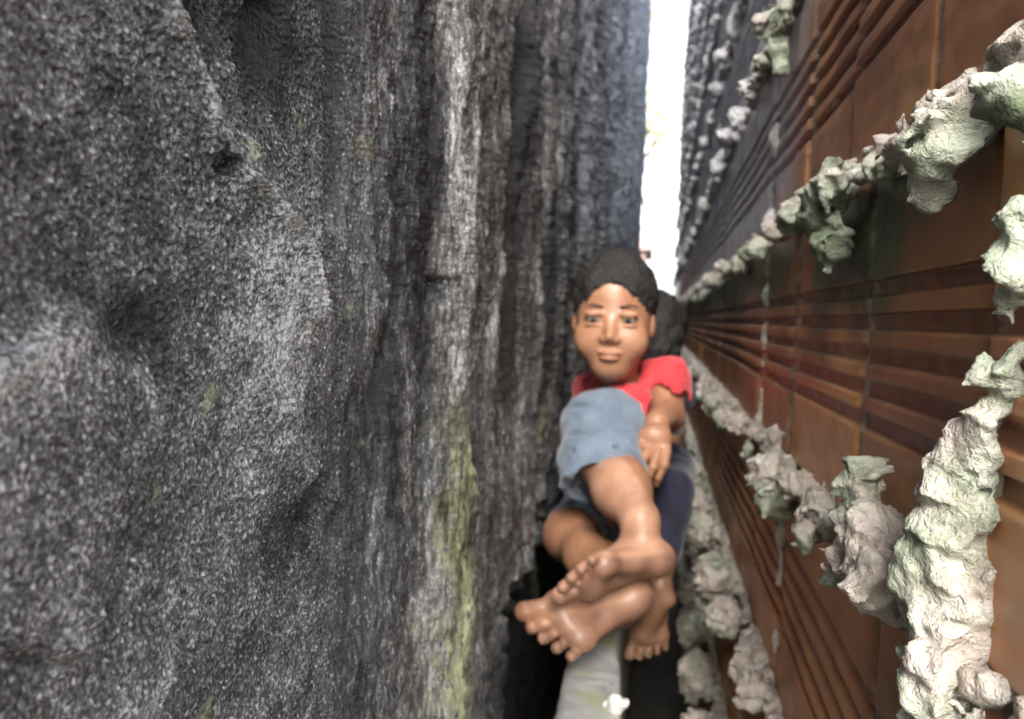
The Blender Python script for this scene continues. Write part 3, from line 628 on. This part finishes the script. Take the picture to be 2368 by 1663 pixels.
# ---------------------------------------------------------------- beyond the gap
V, Fc = boxvf(-60, 60, -60, 120, ZG-.3, ZG)
g = mk('ground', V, Fc, M_GROUND, smooth=False); g['kind'] = 'structure'; g['label'] = 'dark damp earth'
def lumpy_wall(name, x0, x1, y0, y1, z1, m, label, cat):
    xs = np.linspace(x0, x1, 60); zz_ = np.linspace(ZG-.05, z1, 30); X, Zz = np.meshgrid(xs, zz_, indexing='ij')
    Zz = Zz+(.05*pn(X*2, 0*X, 0*X, 4))*(Zz > z1-.01)
    Vf = np.stack([X, y0+.02*pn(X*3, Zz*3, 0*X, 7), Zz], -1).reshape(-1, 3); Vk = np.stack([X, 0*X+y1, Zz], -1).reshape(-1, 3); n = len(Vf)
    I = np.arange(n).reshape(60, 30); A = np.stack([I[:-1, :-1], I[1:, :-1], I[1:, 1:], I[:-1, 1:]], -1).reshape(-1, 4)
    ring = np.concatenate([I[:, 0], I[-1, 1:], I[-2::-1, -1], I[0, -2:0:-1]]); R_ = np.stack([ring, ring+n, np.roll(ring, -1)+n, np.roll(ring, -1)], -1)
    o = mk(name, np.concatenate([Vf, Vk]), np.concatenate([A, (A+n)[:, ::-1], R_]), m, smooth=False); return tag(o, label, cat)
lumpy_wall('boundary_wall', -1.5, 2.5, 8.2, 8.4, .22, M_DARKWALL, 'low dark wall closing the far end of the gap', 'wall')
hs = empty('house', 'pale pinkish house wall glimpsed at the bright far end of the gap', 'house', (-3.2, 30, ZG))
V, Fc = boxvf(-6.2, -.62, 29, 33, ZG, 2.6); reparent(mk('wall', V, Fc, M_PLASTER, smooth=False), hs)
V = np.array([(-6.5, 28.6, 2.6), (-.4, 28.6, 2.6), (-.4, 33.4, 2.6), (-6.5, 33.4, 2.6), (-6.5, 31, 3.4), (-.4, 31, 3.4), (-.4, 31, 3.4), (-6.5, 31, 3.4)]); reparent(mk('roof', V, np.array([(0, 1, 5, 4), (3, 4, 5, 2), (0, 4, 3, 7), (1, 2, 5, 6), (0, 3, 2, 1)][:2]+[(0, 3, 2, 1)]), M_PLASTER, smooth=False), hs)
tr = empty('tree', 'sunlit yellow-green tree glimpsed at the bright far end of the gap', 'tree', (-1.2, 14, ZG))
V = []; Fc = []
def limb(p, q, r0, r1):
    p = np.array(p, float); q = np.array(q, float); d = (q-p)/np.linalg.norm(q-p); a = np.cross(d, (.3, .9, .1)); a /= np.linalg.norm(a); b = np.cross(d, a); s0 = len(V)
    for c, r in ((p, r0), ((p+q)/2+a*r0*.5, (r0+r1)/2), (q, r1)):
        for k in range(8): V.append(c+r*(a*math.cos(k*math.pi/4)+b*math.sin(k*math.pi/4)))
    for l in range(2):
        for k in range(8): Fc.append((s0+l*8+k, s0+l*8+(k+1) % 8, s0+l*8+8+(k+1) % 8, s0+l*8+8+k))
limb((-1.2, 14, ZG), (-1.15, 14, 2.2), .14, .10); tips = []
for k in range(9):
    a = k*.7; q = (-1.15+1.3*math.cos(a)*random.uniform(.5, 1), 14+1.3*math.sin(a), 3+k*.25+random.random()); tips.append(q); limb((-1.15, 14, 1.7+k*.12), q, .06, .02)
reparent(mk('trunk', np.array(V), np.array(Fc), M_BARK), tr)
lv = []; 
for q in tips:
    for i in range(420):
        d = rng.normal(0, .34, 3); lv.append(np.array(q)+d)
lv = np.array(lv); k = len(lv); a = rng.normal(size=(k, 3)); a /= np.linalg.norm(a, axis=1)[:, None]; b = np.cross(a, rng.normal(size=(k, 3))); b /= np.linalg.norm(b, axis=1)[:, None]
V = np.stack([lv-a*.055, lv+b*.022, lv+a*.055, lv-b*.022], 1).reshape(-1, 3)
reparent(mk('crown', V, np.arange(4*k).reshape(-1, 4), M_LEAF, smooth=False), tr)
# wire sagging across the gap
V = []; Fc = []; Pw = [np.array((-.168+.300*t, 3.6-.15*t, .82-.60*t-.20*math.sin(math.pi*t)*(1-.3*t))) for t in np.linspace(0, 1, 24)]
for i, p in enumerate(Pw):
    d = Pw[min(i+1, 23)]-Pw[max(i-1, 0)]; d /= np.linalg.norm(d); a = np.cross(d, (0, 1, 0)); a /= np.linalg.norm(a); b = np.cross(d, a)
    for k in range(6): V.append(p+.0042*(a*math.cos(k*math.pi/3)+b*math.sin(k*math.pi/3)))
    if i:
        for k in range(6): Fc.append(((i-1)*6+k, (i-1)*6+(k+1) % 6, i*6+(k+1) % 6, i*6+k))
tag(mk('wire', np.array(V), np.array(Fc), M_WIRE), 'thin wire sagging across the bright far opening of the gap', 'wire')

# ---------------------------------------------------------------- light and camera
w = bpy.data.worlds.new('World'); bpy.context.scene.world = w; w.use_nodes = True
N = w.node_tree.nodes; L = w.node_tree.links; bg = N['Background']
sk = N.new('ShaderNodeTexSky'); sk.sky_type = 'NISHITA'; sk.sun_disc = False
trav = np.array((-.05, .82, -.57)); trav /= np.linalg.norm(trav)
elev = math.asin(-trav[2]); azi = math.atan2(-trav[0], -trav[1])     # direction TO the sun, measured from +Y clockwise
sk.sun_elevation = elev; sk.sun_rotation = azi; sk.air_density = 1.; sk.dust_density = 3.
hsv = N.new('ShaderNodeHueSaturation'); hsv.inputs['Saturation'].default_value = .35; L.new(sk.outputs[0], hsv.inputs['Color']); L.new(hsv.outputs[0], bg.inputs[0]); bg.inputs[1].default_value = .15
sun = bpy.data.lights.new('sun', 'SUN'); sun.energy = 1.5; sun.angle = math.radians(22); sun.color = (1, .96, .90)
so = bpy.data.objects.new('sun', sun); C.objects.link(so)
from mathutils import Vector, Matrix
so.rotation_euler = Vector(trav).to_track_quat('-Z', 'Y').to_euler()
cd = bpy.data.cameras.new('camera'); cam = bpy.data.objects.new('camera', cd); C.objects.link(cam); bpy.context.scene.camera = cam
cd.sensor_width = 36; cd.lens = 36*770/1024; cd.clip_start = .01; cd.clip_end = 500
cam.matrix_world = Matrix.Rotation(math.radians(10.7), 4, 'Z') @ Matrix.Rotation(math.radians(90-3.2), 4, 'X') @ Matrix.Rotation(math.radians(2.0), 4, 'Z')
cd.dof.use_dof = True; cd.dof.focus_distance = .345; cd.dof.aperture_fstop = 10.5
vs = bpy.context.scene.view_settings; vs.view_transform = 'Standard'; vs.look = 'None'; vs.gamma = 1; vs.exposure = 1.98
bpy.context.scene.cycles.max_bounces = 8; bpy.context.scene.cycles.diffuse_bounces = 5
